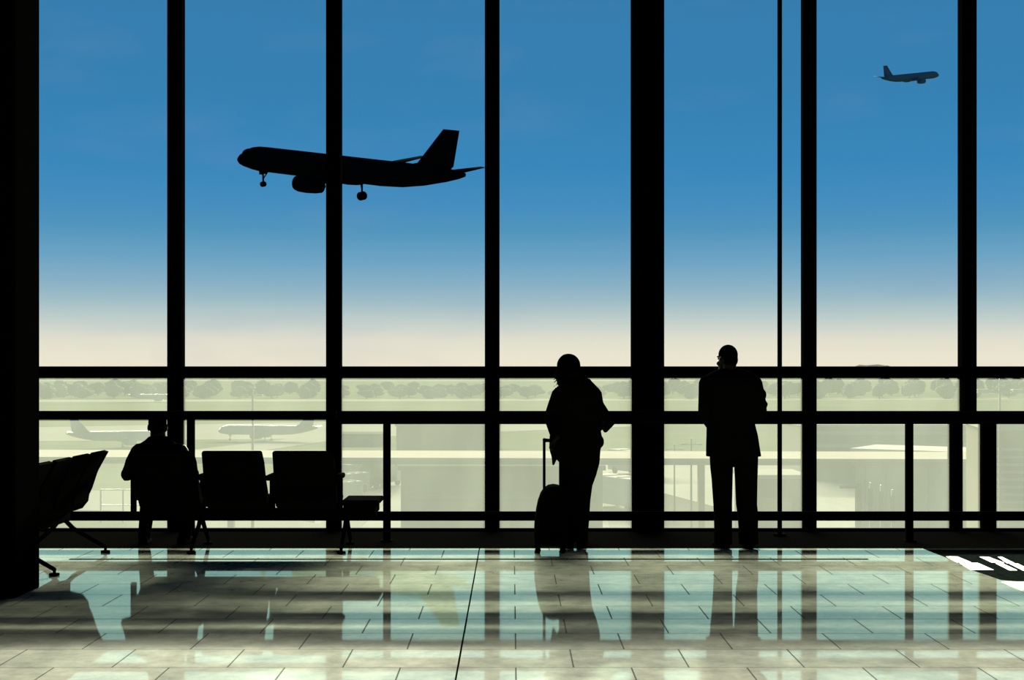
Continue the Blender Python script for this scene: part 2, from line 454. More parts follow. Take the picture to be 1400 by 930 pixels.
def head(bm, c, R, s=1.0):
    c = Vector(c)
    def e(p, r): ell(bm, c + R @ (Vector(p) * s), [v * s for v in r], R)
    e((0, -.012, .022), (.076, .094, .098))
    e((0, .03, -.05), (.058, .066, .075))
    e((0, .07, -.112), (.03, .026, .022))
    e((0, .078, .03), (.052, .018, .012)); e((0, .084, -.012), (.02, .024, .04)); e((0, .076, -.075), (.034, .026, .03))
    for q in (-1, 1):
        e((q * .078, -.005, -.012), (.011, .024, .034))
        e((q * .031, .078, .010), (.014, .012, .009))
        e((q * .042, .06, -.035), (.024, .026, .022))
    tube(bm, [c + R @ (Vector(p) * s) for p in ((0, .088, .02), (0, .099, -.012), (0, .106, -.030))], [.011 * s, .013 * s, .016 * s], 10)
    e((0, .092, -.066), (.023, .012, .006)); e((0, .090, -.078), (.020, .012, .007))

def hand(bm, w, d, nrm, side, curl=.5, s=1.0):
    """w wrist, d direction to the fingers, nrm out of the palm, side = thumb side"""
    w, d, nrm = Vector(w), Vector(d).normalized(), Vector(nrm).normalized()
    t = Vector(side).normalized()
    Mb = Matrix((t, d, nrm)).transposed()
    ell(bm, w + d * .045 * s, (.042 * s, .055 * s, .017 * s), Mb)
    for i, (off, ln) in enumerate(((.031, .074), (.010, .082), (-.011, .076), (-.030, .060))):
        p = w + d * .085 * s + t * off * s
        pts = [p - d * .02 * s, p]
        a = curl * .35
        for k in range(3):
            q = d * math.cos(a) + nrm * math.sin(a)
            p = p + q * ln * s * (.45, .32, .23)[k]; pts.append(p); a += curl * .75
        tube(bm, pts, [.0095 * s, .0095 * s, .009 * s, .0085 * s, .0075 * s], 10)
    p = w + d * .028 * s + t * .030 * s
    q1 = (t * .75 + d * .55 + nrm * .35).normalized(); q2 = (t * .2 + d * .8 + nrm * .55).normalized()
    tube(bm, [p - q1 * .015 * s, p + q1 * .034 * s, p + q1 * .034 * s + q2 * .03 * s, p + q1 * .034 * s + q2 * .052 * s], [.013 * s, .012 * s, .0105 * s, .009 * s], 10)

def shoe(x, y, yaw, heel=0.0, ln=.285):
    bm = bmesh.new()
    prof = [(-.085, .036, .085), (-.06, .042, .095), (-.01, .041, .09), (.05, .043, .075), (.11, .05, .058), (.16, .047, .046), (.195, .03, .03)]
    k = ln / .285
    rings = []
    for f, hw, h in prof:
        b = heel * max(0, (.06 - f) / .145)
        rings.append([Vector((hw * c, f * k, b + z)) for c, z in ((-1, .0), (-1.02, .02), (-.85, h * .7), (-.4, h), (.4, h), (.85, h * .7), (1.02, .02), (1, .0))])
    ring_loft(bm, rings)
    if heel: box(bm, -.03, .03, -.085, -.03, 0, heel + .01)
    bmesh.ops.transform(bm, matrix=Matrix.Translation((x, y, 0)) @ Matrix.Rotation(yaw, 4, 'Z'), verts=bm.verts)
    return bm

def rel(base, D):
    bx_, by_ = base
    return lambda x, y, dy=0.0: Vector((PX(x, D) - bx_, dy, PZ(y, D)))

# --- the standing man
MD = 11.80
mb = (PX(1004, MD), MD)
q = rel(mb, MD)
def Q(x, y, dy=0.0): return q(x, y, dy)
def sec(x0, x1, y, b, f):
    a = Q(x0, y); c = Q(x1, y); return (a.z, a.x, c.x, b, f)
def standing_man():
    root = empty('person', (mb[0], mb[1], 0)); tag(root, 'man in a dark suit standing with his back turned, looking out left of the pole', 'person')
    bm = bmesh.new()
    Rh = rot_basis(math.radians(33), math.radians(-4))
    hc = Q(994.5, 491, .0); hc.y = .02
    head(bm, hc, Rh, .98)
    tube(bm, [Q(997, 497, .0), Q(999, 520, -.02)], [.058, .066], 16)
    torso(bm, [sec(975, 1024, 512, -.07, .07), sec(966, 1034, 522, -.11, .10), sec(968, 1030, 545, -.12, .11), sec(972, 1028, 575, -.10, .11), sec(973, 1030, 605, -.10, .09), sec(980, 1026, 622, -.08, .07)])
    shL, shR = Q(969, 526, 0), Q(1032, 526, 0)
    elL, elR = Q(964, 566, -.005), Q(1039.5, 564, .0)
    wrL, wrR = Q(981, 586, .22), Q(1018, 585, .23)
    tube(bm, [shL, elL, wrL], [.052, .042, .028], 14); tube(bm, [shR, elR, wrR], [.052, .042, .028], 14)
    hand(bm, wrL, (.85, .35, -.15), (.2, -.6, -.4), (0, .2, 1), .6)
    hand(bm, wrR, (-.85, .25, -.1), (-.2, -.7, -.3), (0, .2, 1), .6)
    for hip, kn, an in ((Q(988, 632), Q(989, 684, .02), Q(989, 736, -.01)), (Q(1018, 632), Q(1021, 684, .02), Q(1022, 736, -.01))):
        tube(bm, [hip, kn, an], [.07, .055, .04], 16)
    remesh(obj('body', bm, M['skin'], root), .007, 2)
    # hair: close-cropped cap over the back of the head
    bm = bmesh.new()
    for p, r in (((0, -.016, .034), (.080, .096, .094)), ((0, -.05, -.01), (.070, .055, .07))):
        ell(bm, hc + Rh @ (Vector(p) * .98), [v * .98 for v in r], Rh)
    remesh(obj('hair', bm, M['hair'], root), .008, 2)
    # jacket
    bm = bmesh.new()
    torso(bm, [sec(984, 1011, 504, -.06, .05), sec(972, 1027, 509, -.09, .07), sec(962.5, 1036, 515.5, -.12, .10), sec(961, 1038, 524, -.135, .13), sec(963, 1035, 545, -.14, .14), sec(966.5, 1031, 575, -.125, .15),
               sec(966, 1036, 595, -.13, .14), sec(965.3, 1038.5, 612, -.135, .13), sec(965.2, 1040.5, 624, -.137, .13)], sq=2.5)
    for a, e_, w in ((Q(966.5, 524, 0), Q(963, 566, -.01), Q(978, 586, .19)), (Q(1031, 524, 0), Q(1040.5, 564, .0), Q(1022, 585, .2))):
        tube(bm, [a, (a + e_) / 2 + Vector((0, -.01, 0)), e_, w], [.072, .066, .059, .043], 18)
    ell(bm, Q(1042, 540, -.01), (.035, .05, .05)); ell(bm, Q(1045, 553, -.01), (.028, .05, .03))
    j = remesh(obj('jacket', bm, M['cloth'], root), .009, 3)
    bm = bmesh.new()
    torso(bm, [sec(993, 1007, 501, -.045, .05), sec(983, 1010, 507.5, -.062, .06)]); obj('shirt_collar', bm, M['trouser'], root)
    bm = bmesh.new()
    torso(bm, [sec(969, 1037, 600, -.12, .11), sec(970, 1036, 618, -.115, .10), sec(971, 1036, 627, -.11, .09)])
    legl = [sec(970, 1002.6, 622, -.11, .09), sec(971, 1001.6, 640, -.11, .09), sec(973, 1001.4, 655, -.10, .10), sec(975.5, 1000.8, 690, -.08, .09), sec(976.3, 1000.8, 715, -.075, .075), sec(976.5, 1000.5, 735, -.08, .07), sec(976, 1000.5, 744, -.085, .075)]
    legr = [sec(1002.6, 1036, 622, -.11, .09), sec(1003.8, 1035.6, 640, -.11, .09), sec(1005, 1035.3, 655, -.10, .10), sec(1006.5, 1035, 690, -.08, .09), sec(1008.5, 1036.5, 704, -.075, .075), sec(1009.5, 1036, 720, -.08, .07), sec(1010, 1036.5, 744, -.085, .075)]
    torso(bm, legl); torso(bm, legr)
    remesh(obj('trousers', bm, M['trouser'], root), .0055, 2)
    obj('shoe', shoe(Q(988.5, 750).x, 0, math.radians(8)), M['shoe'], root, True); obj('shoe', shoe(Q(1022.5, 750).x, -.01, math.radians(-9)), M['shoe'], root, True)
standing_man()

# --- the woman with the suitcase
LD = 11.82
lb = (PX(787, LD), LD); q = rel(lb, LD)
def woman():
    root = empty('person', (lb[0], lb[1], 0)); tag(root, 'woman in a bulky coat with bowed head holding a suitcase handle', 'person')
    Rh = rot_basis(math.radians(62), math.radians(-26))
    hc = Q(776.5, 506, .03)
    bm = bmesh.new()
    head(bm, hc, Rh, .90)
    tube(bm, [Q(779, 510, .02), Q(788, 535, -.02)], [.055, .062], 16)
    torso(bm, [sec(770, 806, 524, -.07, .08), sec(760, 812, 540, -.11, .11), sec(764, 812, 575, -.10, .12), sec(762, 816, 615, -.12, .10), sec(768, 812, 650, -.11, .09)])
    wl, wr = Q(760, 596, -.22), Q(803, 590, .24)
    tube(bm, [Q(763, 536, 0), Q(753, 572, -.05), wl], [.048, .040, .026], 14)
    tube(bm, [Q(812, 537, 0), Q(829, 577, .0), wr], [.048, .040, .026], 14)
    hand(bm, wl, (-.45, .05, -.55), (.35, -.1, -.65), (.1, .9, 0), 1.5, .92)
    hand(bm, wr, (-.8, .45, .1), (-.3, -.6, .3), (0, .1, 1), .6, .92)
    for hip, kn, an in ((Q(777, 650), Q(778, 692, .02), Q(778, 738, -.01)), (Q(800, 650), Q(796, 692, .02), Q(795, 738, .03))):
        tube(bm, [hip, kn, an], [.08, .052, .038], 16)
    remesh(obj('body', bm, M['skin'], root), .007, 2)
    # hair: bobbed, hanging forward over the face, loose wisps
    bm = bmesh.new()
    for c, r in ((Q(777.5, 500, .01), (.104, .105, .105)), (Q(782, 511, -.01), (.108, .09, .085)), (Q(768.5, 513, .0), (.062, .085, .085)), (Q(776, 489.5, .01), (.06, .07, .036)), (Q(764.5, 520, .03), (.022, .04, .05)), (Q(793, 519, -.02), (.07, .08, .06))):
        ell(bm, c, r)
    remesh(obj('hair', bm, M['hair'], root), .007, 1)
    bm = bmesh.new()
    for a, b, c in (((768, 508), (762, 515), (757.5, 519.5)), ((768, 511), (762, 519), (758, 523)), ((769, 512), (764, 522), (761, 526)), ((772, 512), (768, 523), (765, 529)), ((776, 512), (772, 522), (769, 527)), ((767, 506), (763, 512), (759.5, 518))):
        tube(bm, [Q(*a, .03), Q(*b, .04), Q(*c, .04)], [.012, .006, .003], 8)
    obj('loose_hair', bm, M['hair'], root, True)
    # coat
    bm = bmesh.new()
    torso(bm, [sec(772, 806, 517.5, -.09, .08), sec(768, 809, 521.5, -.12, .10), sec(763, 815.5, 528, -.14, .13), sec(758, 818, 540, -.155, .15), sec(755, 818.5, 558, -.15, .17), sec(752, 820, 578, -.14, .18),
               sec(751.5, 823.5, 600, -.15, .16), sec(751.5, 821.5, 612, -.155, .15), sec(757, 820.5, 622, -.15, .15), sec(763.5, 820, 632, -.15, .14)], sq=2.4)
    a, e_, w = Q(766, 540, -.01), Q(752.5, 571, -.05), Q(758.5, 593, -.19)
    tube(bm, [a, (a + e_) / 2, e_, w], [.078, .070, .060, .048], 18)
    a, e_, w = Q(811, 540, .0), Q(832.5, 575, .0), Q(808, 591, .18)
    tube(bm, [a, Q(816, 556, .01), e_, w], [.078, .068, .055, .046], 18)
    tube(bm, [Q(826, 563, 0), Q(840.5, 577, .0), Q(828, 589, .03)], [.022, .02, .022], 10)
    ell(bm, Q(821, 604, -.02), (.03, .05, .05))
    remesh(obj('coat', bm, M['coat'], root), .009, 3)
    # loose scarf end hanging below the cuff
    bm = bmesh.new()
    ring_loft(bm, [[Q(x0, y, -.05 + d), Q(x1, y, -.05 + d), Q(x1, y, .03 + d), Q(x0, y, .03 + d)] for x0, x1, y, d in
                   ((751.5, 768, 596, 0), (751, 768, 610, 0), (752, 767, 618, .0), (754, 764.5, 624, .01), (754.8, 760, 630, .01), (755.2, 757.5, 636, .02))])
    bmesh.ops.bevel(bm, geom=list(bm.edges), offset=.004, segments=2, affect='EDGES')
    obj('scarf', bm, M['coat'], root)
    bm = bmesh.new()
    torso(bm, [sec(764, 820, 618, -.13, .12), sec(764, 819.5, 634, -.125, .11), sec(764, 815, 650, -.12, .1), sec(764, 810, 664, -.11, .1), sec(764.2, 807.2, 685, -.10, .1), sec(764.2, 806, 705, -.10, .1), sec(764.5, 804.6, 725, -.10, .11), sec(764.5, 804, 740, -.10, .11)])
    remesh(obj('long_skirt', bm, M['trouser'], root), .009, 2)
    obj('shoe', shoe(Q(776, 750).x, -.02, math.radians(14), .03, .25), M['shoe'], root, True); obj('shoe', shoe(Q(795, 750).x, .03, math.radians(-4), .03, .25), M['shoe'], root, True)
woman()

def suitcase():
    SD = 11.52
    base = (PX(752, SD), SD)
    root = empty('suitcase', (base[0], base[1], 0)); tag(root, 'black wheeled suitcase with raised handle beside the woman', 'suitcase')
    z = lambda y: PZ(y, SD); X = lambda x: PX(x, SD) - base[0]
    bm = bmesh.new()
    outline = [(731, 744), (730.4, 730), (731.3, 712), (733.5, 697), (736, 685), (739.5, 675), (744, 668.5), (750, 664.5), (757, 663.3), (764, 664.5), (769, 669), (772, 678), (773.5, 695), (774, 720), (774, 744)]
    a = [bm.verts.new((X(x), -.16, z(y))) for x, y in outline]; b = [bm.verts.new((X(x), .16, z(y))) for x, y in outline]
    n = len(a); f0 = bm.faces.new(a); f1 = bm.faces.new(list(reversed(b)))
    for i in range(n): bm.faces.new((a[i], b[i], b[(i + 1) % n], a[(i + 1) % n]))
    bmesh.ops.bevel(bm, geom=list(set(list(f0.edges) + list(f1.edges))), offset=.03, segments=4, affect='EDGES', profile=.5)
    obj('shell', bm, M['plastic'], root, False)
    h = bmesh.new()
    for dy in (-.09, .09): tube(h, [(X(744), dy, z(680)), (X(744), dy, z(602))], .0105, 10)
    obj('handle_rods', h, M['metal'], root)
    h = bmesh.new(); tube(h, [(X(744.5), -.1, z(602.3)), (X(744.5), .1, z(602.3))], .015, 12)
    for dy in (-.075, .075): tube(h, [(X(744.5), dy, z(602)), (X(752.5), dy, z(602.5))], .012, 10)
    tube(h, [(X(752.5), -.085, z(602.5)), (X(752.5), .085, z(602.5))], .013, 12)
    obj('handle_grip', h, M['metal'], root)
    for x, dy in ((735, -.12), (735, .12), (769, -.12), (769, .12)):
        w = bmesh.new(); cyl(w, (X(x), dy - .012, .025), (X(x), dy + .012, .025), .025, 20)
        box(w, X(x) - .012, X(x) + .012, dy - .02, dy + .02, .03, .06)
        obj('wheel', w, M['tyre'], root)
    for zz in (.16, .33):
        p = bmesh.new(); box(p, X(736), X(772), -.168, -.155, zz, zz + .012, bev=.003); obj('strap', p, M['metal'], root)
suitcase()

# --- the seated passenger
SD_ = 11.62
sb = (PX(219, SD_), SD_); q = rel(sb, SD_)
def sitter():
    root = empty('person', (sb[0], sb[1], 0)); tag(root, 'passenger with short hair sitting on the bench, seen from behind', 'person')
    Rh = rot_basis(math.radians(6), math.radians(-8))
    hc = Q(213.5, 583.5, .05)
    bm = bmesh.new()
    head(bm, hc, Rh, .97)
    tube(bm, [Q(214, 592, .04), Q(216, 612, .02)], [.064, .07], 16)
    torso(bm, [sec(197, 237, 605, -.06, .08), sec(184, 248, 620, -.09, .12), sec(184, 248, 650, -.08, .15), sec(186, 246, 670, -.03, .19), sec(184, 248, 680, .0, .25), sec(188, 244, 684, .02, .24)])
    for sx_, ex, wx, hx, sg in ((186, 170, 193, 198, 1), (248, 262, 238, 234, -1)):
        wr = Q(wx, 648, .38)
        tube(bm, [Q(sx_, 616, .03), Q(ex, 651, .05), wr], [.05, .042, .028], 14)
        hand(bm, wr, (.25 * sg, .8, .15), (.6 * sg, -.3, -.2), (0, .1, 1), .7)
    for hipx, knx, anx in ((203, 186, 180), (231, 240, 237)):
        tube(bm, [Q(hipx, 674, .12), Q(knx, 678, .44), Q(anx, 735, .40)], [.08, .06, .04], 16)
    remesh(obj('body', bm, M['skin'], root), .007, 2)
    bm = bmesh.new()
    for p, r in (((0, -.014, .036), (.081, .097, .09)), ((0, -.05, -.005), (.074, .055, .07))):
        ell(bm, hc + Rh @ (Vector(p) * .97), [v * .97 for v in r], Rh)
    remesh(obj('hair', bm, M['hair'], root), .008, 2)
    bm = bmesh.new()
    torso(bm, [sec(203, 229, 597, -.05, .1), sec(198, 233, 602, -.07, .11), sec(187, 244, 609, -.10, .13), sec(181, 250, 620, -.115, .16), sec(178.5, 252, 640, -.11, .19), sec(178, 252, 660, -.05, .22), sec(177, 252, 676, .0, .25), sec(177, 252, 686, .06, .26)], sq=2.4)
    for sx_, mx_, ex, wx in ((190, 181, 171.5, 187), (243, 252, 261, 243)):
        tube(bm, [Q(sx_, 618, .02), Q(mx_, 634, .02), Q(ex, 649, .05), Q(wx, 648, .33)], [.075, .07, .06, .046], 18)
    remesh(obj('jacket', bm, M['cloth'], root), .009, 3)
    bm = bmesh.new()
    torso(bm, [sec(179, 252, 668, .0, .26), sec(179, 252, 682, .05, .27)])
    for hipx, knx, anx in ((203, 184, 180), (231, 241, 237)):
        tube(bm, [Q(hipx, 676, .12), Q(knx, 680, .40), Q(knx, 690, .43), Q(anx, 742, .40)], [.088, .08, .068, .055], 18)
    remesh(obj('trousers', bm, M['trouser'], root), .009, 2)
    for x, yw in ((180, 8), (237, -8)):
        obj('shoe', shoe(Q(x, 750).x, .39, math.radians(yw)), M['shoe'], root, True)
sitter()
q = None

# ------------------------------------------------------------------ aircraft
def airplane(name, label, loc, yaw, pitch, roll, scale, paint, gear=True, cat='airplane', group=None):
    """nose along +X, wings along Y, 44.5 m long at scale 1"""
    root = empty(name, loc); tag(root, label, cat, group)
    root.rotation_mode = 'QUATERNION'
    root.rotation_quaternion = (Matrix.Rotation(yaw, 3, 'Z') @ Matrix.Rotation(-pitch, 3, 'Y') @ Matrix.Rotation(roll, 3, 'X')).to_quaternion()
    root.scale = (scale,) * 3
    m = M[paint]
    st = [(22.2, .05, -.55), (22.05, .4, -.53), (21.5, .85, -.45), (20.6, 1.25, -.30), (19.9, 1.5, -.16), (19.0, 1.78, -.05), (17.6, 1.97, 0), (16, 2.0, 0), (-7, 2.0, 0), (-11, 1.9, .12), (-15, 1.55, .42), (-19, 1.02, .85), (-21.3, .6, 1.12), (-22.3, .28, 1.22)]
    bm = bmesh.new(); n = 28
    ring_loft(bm, [[Vector((x, r * math.cos(2 * PI * k / n), zc + r * 1.04 * math.sin(2 * PI * k / n))) for k in range(n)] for x, r, zc in st])
    # belly fairing
    ell(bm, (1.5, 0, -1.25), (6.5, 1.9, 1.15))
    # raised brow of the cockpit
    ell(bm, (19.2, 0, .55), (1.9, 1.15, 1.05))
    obj('fuselage', bm, m, root, True)
    def foil(bm, secs):
        rings = []
        for c, ch, th, up in secs:      # c: leading edge point, chord runs along -X, up: thickness direction
            c = Vector(c); up = Vector(up); r = []
            for t, h in ((0, 0), (.08, .5), (.3, 1), (.6, .75), (1, .04), (1, -.04), (.6, -.45), (.3, -.6), (.08, -.4)):
                r.append(c + Vector((-ch * t, 0, 0)) + up * (h * th * ch))
            rings.append(r)
        ring_loft(bm, rings)
    for s in (-1, 1):
        bm = bmesh.new()
        foil(bm, [((6.0, s * 1.2, -1.25), 7.2, .065, (0, 0, 1)), ((2.6, s * 6.4, -.75), 4.0, .06, (0, 0, 1)), ((-3.4, s * 17.0, .78), 1.5, .05, (0, 0, 1))])
        w = obj('wing', bm, m, root, True)
        bm = bmesh.new()
        ell(bm, (-1.6, s * 8.0, -1.0), (2.2, .28, .3)); obj('flap_fairing', bm, m, w, True)
        bm = bmesh.new(); n = 24
        ring_loft(bm, [[Vector((x, s * 5.75 + r * math.cos(2 * PI * k / n), -2.2 + r * math.sin(2 * PI * k / n))) for k in range(n)] for x, r in
                       ((5.5, .9), (5.65, 1.15), (5.0, 1.34), (3.4, 1.4), (1.8, 1.3), (.7, 1.1), (.6, .66), (.2, .42), (-.1, .1))])
        box(bm, .8, 4.6, s * 5.75 - .14, s * 5.75 + .14, -1.6, -.75)
        obj('engine', bm, m, root, True)
        bm = bmesh.new()
        foil(bm, [((-16.9, s * .5, 1.15), 3.9, .05, (0, 0, 1)), ((-21.2, s * 6.2, 1.75), 1.3, .05, (0, 0, 1))])
        obj('tailplane', bm, m, root, True)
    bm = bmesh.new()
    foil(bm, [((-11.2, 0, 1.7), 8.4, .012, (0, 1, 0)), ((-13.6, 0, 2.3), 6.6, .03, (0, 1, 0)), ((-18.2, 0, 7.9), 2.9, .045, (0, 1, 0))])
    obj('tail_fin', bm, m, root, True)
    if gear:
        for gx, gy, top, bot, r, wd in ((16.9, 0, -1.8, -4.2, .45, .2), (-.2, -4.3, -1.3, -4.9, .72, .36), (-.2, 4.3, -1.3, -4.9, .72, .36)):
            bm = bmesh.new(); cyl(bm, (gx, gy, top + .2), (gx, gy, bot), .16, 10)
            tube(bm, [(gx - (1.2 if gx > 5 else .0), gy + (0 if gx > 5 else -.9 * math.copysign(1, gy)), top), (gx, gy, bot + .9)], .1, 8)
            cyl(bm, (gx, gy - wd - .1, bot), (gx, gy + wd + .1, bot), .1, 8)
            if gx > 5:
                box(bm, gx - .5, gx + .45, gy - .5, gy - .44, top - .75, top + .15); box(bm, gx - .5, gx + .45, gy + .44, gy + .5, top - .75, top + .15)
            g = obj('landing_gear', bm, m, root)
            for s in (-1, 1):
                bm = bmesh.new(); cyl(bm, (gx, gy + s * wd - .14, bot), (gx, gy + s * wd + .14, bot), r, 22)
                obj('wheel', bm, M['tyre'], g)
    return root
# heading left with the nose turned away; nose up on the approach
AD = 252.0
airplane('airplane', 'large black airliner climbing left with its landing gear down', (PX(473, AD), AD, PZ(231, AD)), math.radians(180 - 27), math.radians(9.4), math.radians(-13.5), 1.15, 'plane_black')
AD = 880.0
airplane('airplane', 'small distant haze-blue airliner flying right, high at the upper right', (PX(1244.5, AD), AD, PZ(105.5, AD)), math.radians(27), math.radians(10), math.radians(15), 1.13, 'plane_haze', gear=False)

# ------------------------------------------------------------------ the airfield outside, one storey block below
GZ = -12.0
H = EYE - GZ
gy = lambda y: F * H / (y - HOR)             # distance of a ground point seen at height y
def slab(name, pts, m, z):
    bm = bmesh.new()
    lo = [bm.verts.new((x, y, z - .3)) for x, y in pts]; hi = [bm.verts.new((x, y, z)) for x, y in pts]; n = len(pts)
    bm.faces.new(hi); bm.faces.new(list(reversed(lo)))
    for i in range(n): bm.faces.new((lo[i], lo[(i + 1) % n], hi[(i + 1) % n], hi[i]))
    return struct(name, bm, m)
def gslab(name, px, m, lift):
    return slab(name, [(PX(x, gy(y)), gy(y)) for x, y in px], m, GZ + lift)
slab('ground', [(-2500, 13.6), (2500, 13.6), (2500, 4000), (-2500, 4000)], M['grass'], GZ)
gslab('apron', [(430, 900), (1900, 900), (1700, 628), (880, 628), (640, 622), (430, 640)], M['concrete'], .05)
gslab('taxiway', [(-300, 607), (-300, 591), (460, 577), (900, 574), (900, 582), (460, 600)], M['taxi'], .05)
gslab('taxiway', [(-300, 551), (-300, 547.5), (1500, 544), (1500, 546.5)], M['taxi'], .05)
gslab('taxiway', [(250, 617), (470, 592), (500, 596), (330, 621)], M['taxi'], .07)
gslab('road', [(880, 668), (1000, 700), (1090, 760), (960, 800), (850, 700)], M['tarmac'], .08)
gslab('road', [(820, 660), (835, 645), (905, 730), (860, 790), (826, 700)], M['taxi'], .09)
gslab('road', [(-300, 668), (200, 672), (450, 720), (450, 760), (180, 700), (-300, 690)], M['taxi'], .06)
gslab('road', [(540, 640), (560, 655), (470, 745), (400, 745)], M['taxi'], .08)

# covered walkway: long pale roof on columns
wr = empty('covered_walkway', (0, 72, 0)); tag(wr, 'long cream-roofed covered walkway crossing below the terminal windows', 'walkway')
bm = bmesh.new()
zr = -3.0
def wy(x, off): return 72.4 - .037 * x + off
pts = [(-70, wy(-70, 3.1)), (70, wy(70, 3.1)), (70, wy(70, -3.1)), (-70, wy(-70, -3.1))]
hi = [bm.verts.new((x, y - 72, zr)) for x, y in pts]; lo = [bm.verts.new((x, y - 72, zr - .14)) for x, y in pts]
bm.faces.new(hi); bm.faces.new(lo[::-1])
for i in range(4): bm.faces.new((lo[i], lo[(i + 1) % 4], hi[(i + 1) % 4], hi[i]))
obj('roof', bm, M['roof'], wr)
bm = bmesh.new()
hi = [bm.verts.new((x, y - 72 + (.05 if i > 1 else -.05), zr - .14)) for i, (x, y) in enumerate(pts)]; lo = [bm.verts.new((x, y - 72 + (.05 if i > 1 else -.05), zr - .34)) for i, (x, y) in enumerate(pts)]
bm.faces.new(hi); bm.faces.new(lo[::-1])
for i in range(4): bm.faces.new((lo[i], lo[(i + 1) % 4], hi[(i + 1) % 4], hi[i]))
obj('fascia', bm, M['soffit'], wr)
for px in (966, 1323, -180, 300, 1680):
    x = PX(px, 70); w = .17 if px != 1323 else .28
    obj('support_post', B(x - w, x + w, wy(x, 0) - 72 - .2, wy(x, 0) - 72 + .2, GZ, zr - .3), M['soffit'], wr)

# grey annex block
def building(name, label, loc, w, d, h, wall, roof, cat='building', extra=None, para=.3, rz_=0.0):
    r = empty(name, loc, rz_); tag(r, label, cat)
    obj('wall', B(-w / 2, w / 2, -d / 2, d / 2, 0, h), M[wall], r)
    obj('roof', B(-w / 2 - .2, w / 2 + .2, -d / 2 - .2, d / 2 + .2, h, h + para), M[roof], r)
    if extra: extra(r, w, d, h)
    return r
def annex_extra(r, w, d, h):
    for z0 in (h - 1.9, h - 4.2):
        obj('window_strip', B(-w / 2 + .6, w / 2 - .6, -d / 2 - .06, -d / 2 + .02, z0, z0 + .28), M['louver'], r)
    obj('roof_unit', B(-w * .28, -w * .12, -d * .3, -d * .1, h, h + .5), M['pale'], r)
    obj('roof_unit', B(w * .1, w * .34, -d * .25, -d * .05, h, h + .4), M['louver'], r)
AX0, AX1, AY = PX(548, 90), PX(824, 90), 90
building('annex_building', 'low grey flat-roofed annex below the walkway, behind the woman', ((AX0 + AX1) / 2, AY + 5, GZ), AX1 - AX0, 10, PZ(637, 90) - GZ - .3, 'annex', 'annexroof', extra=annex_extra)
# far hangar between the taxiways in the centre
def hangar_extra(r, w, d, h):
    for k in range(4):
        obj('door', B(-w / 2 + 3 + k * 11, -w / 2 + 11 + k * 11, -d / 2 - .15, -d / 2 + .05, 0, h - 2.5), M['louver'], r)
D2 = 215
building('hangar', 'wide hazy grey hangar beyond the walkway at the centre', (PX(612, D2), D2 + 10, GZ), PX(690, D2) - PX(548, D2), 18, PZ(583, D2) - GZ, 'tarmac', 'louver', extra=lambda r, w, d, h: [obj('door', B(-w / 2 + 1 + k * w / 4, -w / 2 - 0.2 + (k + 1) * w / 4, -d / 2 - .15, -d / 2 + .05, 0, h - 1.2), M['annexroof'], r) for k in range(4)])
D2 = 240
building('store_building', 'small pale hazy shed left of the central hangar', (PX(492, D2), D2 + 5, GZ), 9, 8, PZ(596, D2) - GZ, 'pale', 'tarmac', extra=lambda r, w, d, h: obj('door', B(-2, 2, -d / 2 - .1, -d / 2 + .05, 0, h * .6), M['louver'], r))

# terminal pier on the right: banded hall, panelled wall, louvred block
def pier_extra(r, w, d, h):
    for k, z0 in enumerate((.35, .62, .86)):
        obj('band', B(-w / 2 - .3, w / 2 + .3, -d / 2 - .5, -d / 2 + .05, h * z0, h * z0 + .45), M['white'], r)
    for k in range(22):
        x = -w / 2 + (k + .5) * w / 22
        obj('window', B(x - w / 22 * .4, x + w / 22 * .4, -d / 2 - .08, -d / 2 + .05, h * .45, h * .6), M['annex'], r)
D2 = 165
building('terminal_pier', 'long low banded terminal pier on the right beyond the walkway', (PX(1270, D2), D2 + 8, GZ), PX(1440, D2) - PX(1105, D2), 16, PZ(584, D2) - GZ, 'louver', 'pale', extra=pier_extra)
pw = empty('panelled_wall', (PX(1170, 92), 92, GZ), math.radians(-33)); tag(pw, 'pale panelled terminal wall under the walkway on the right', 'building')
hh = PZ(617, 92) - GZ
obj('wall', B(0, 13, 0, 5, 0, hh), M['pale'], pw)
for k in range(9):
    obj('panel_joint', B(.6 + k * 1.42, .7 + k * 1.42, -.05, .02, 0, hh - .3), M['soffit'], pw)
obj('roof', B(-.3, 13.3, -.3, 5.3, hh, hh + .2), M['white'], pw)
def louvre_extra(r, w, d, h):
    for k in range(24):
        obj('louvre', B(-w / 2 - .05, w / 2 - .8, -d / 2 - .16, -d / 2 + .02, h - 7.2 + k * .28, h - 7.1 + k * .28), M['white'], r)
building('louvred_building', 'tall grey building with horizontal louvres at the right edge', (PX(1362, 50) + 4.9, 54, GZ), 8, 8, PZ(590, 50) - GZ, 'annex', 'pale', extra=louvre_extra, rz_=math.radians(-12))
building('depot', 'low dark depot between the standing man and the mullion', (PX(1065, 105), 109, GZ), 4.6, 6, PZ(656, 105) - GZ, 'annexroof', 'pale', extra=lambda r, w, d, h: obj('door', B(-1.2, 1.2, -d / 2 - .06, -d / 2 + .05, 0, h * .7), M['soffit'], r))

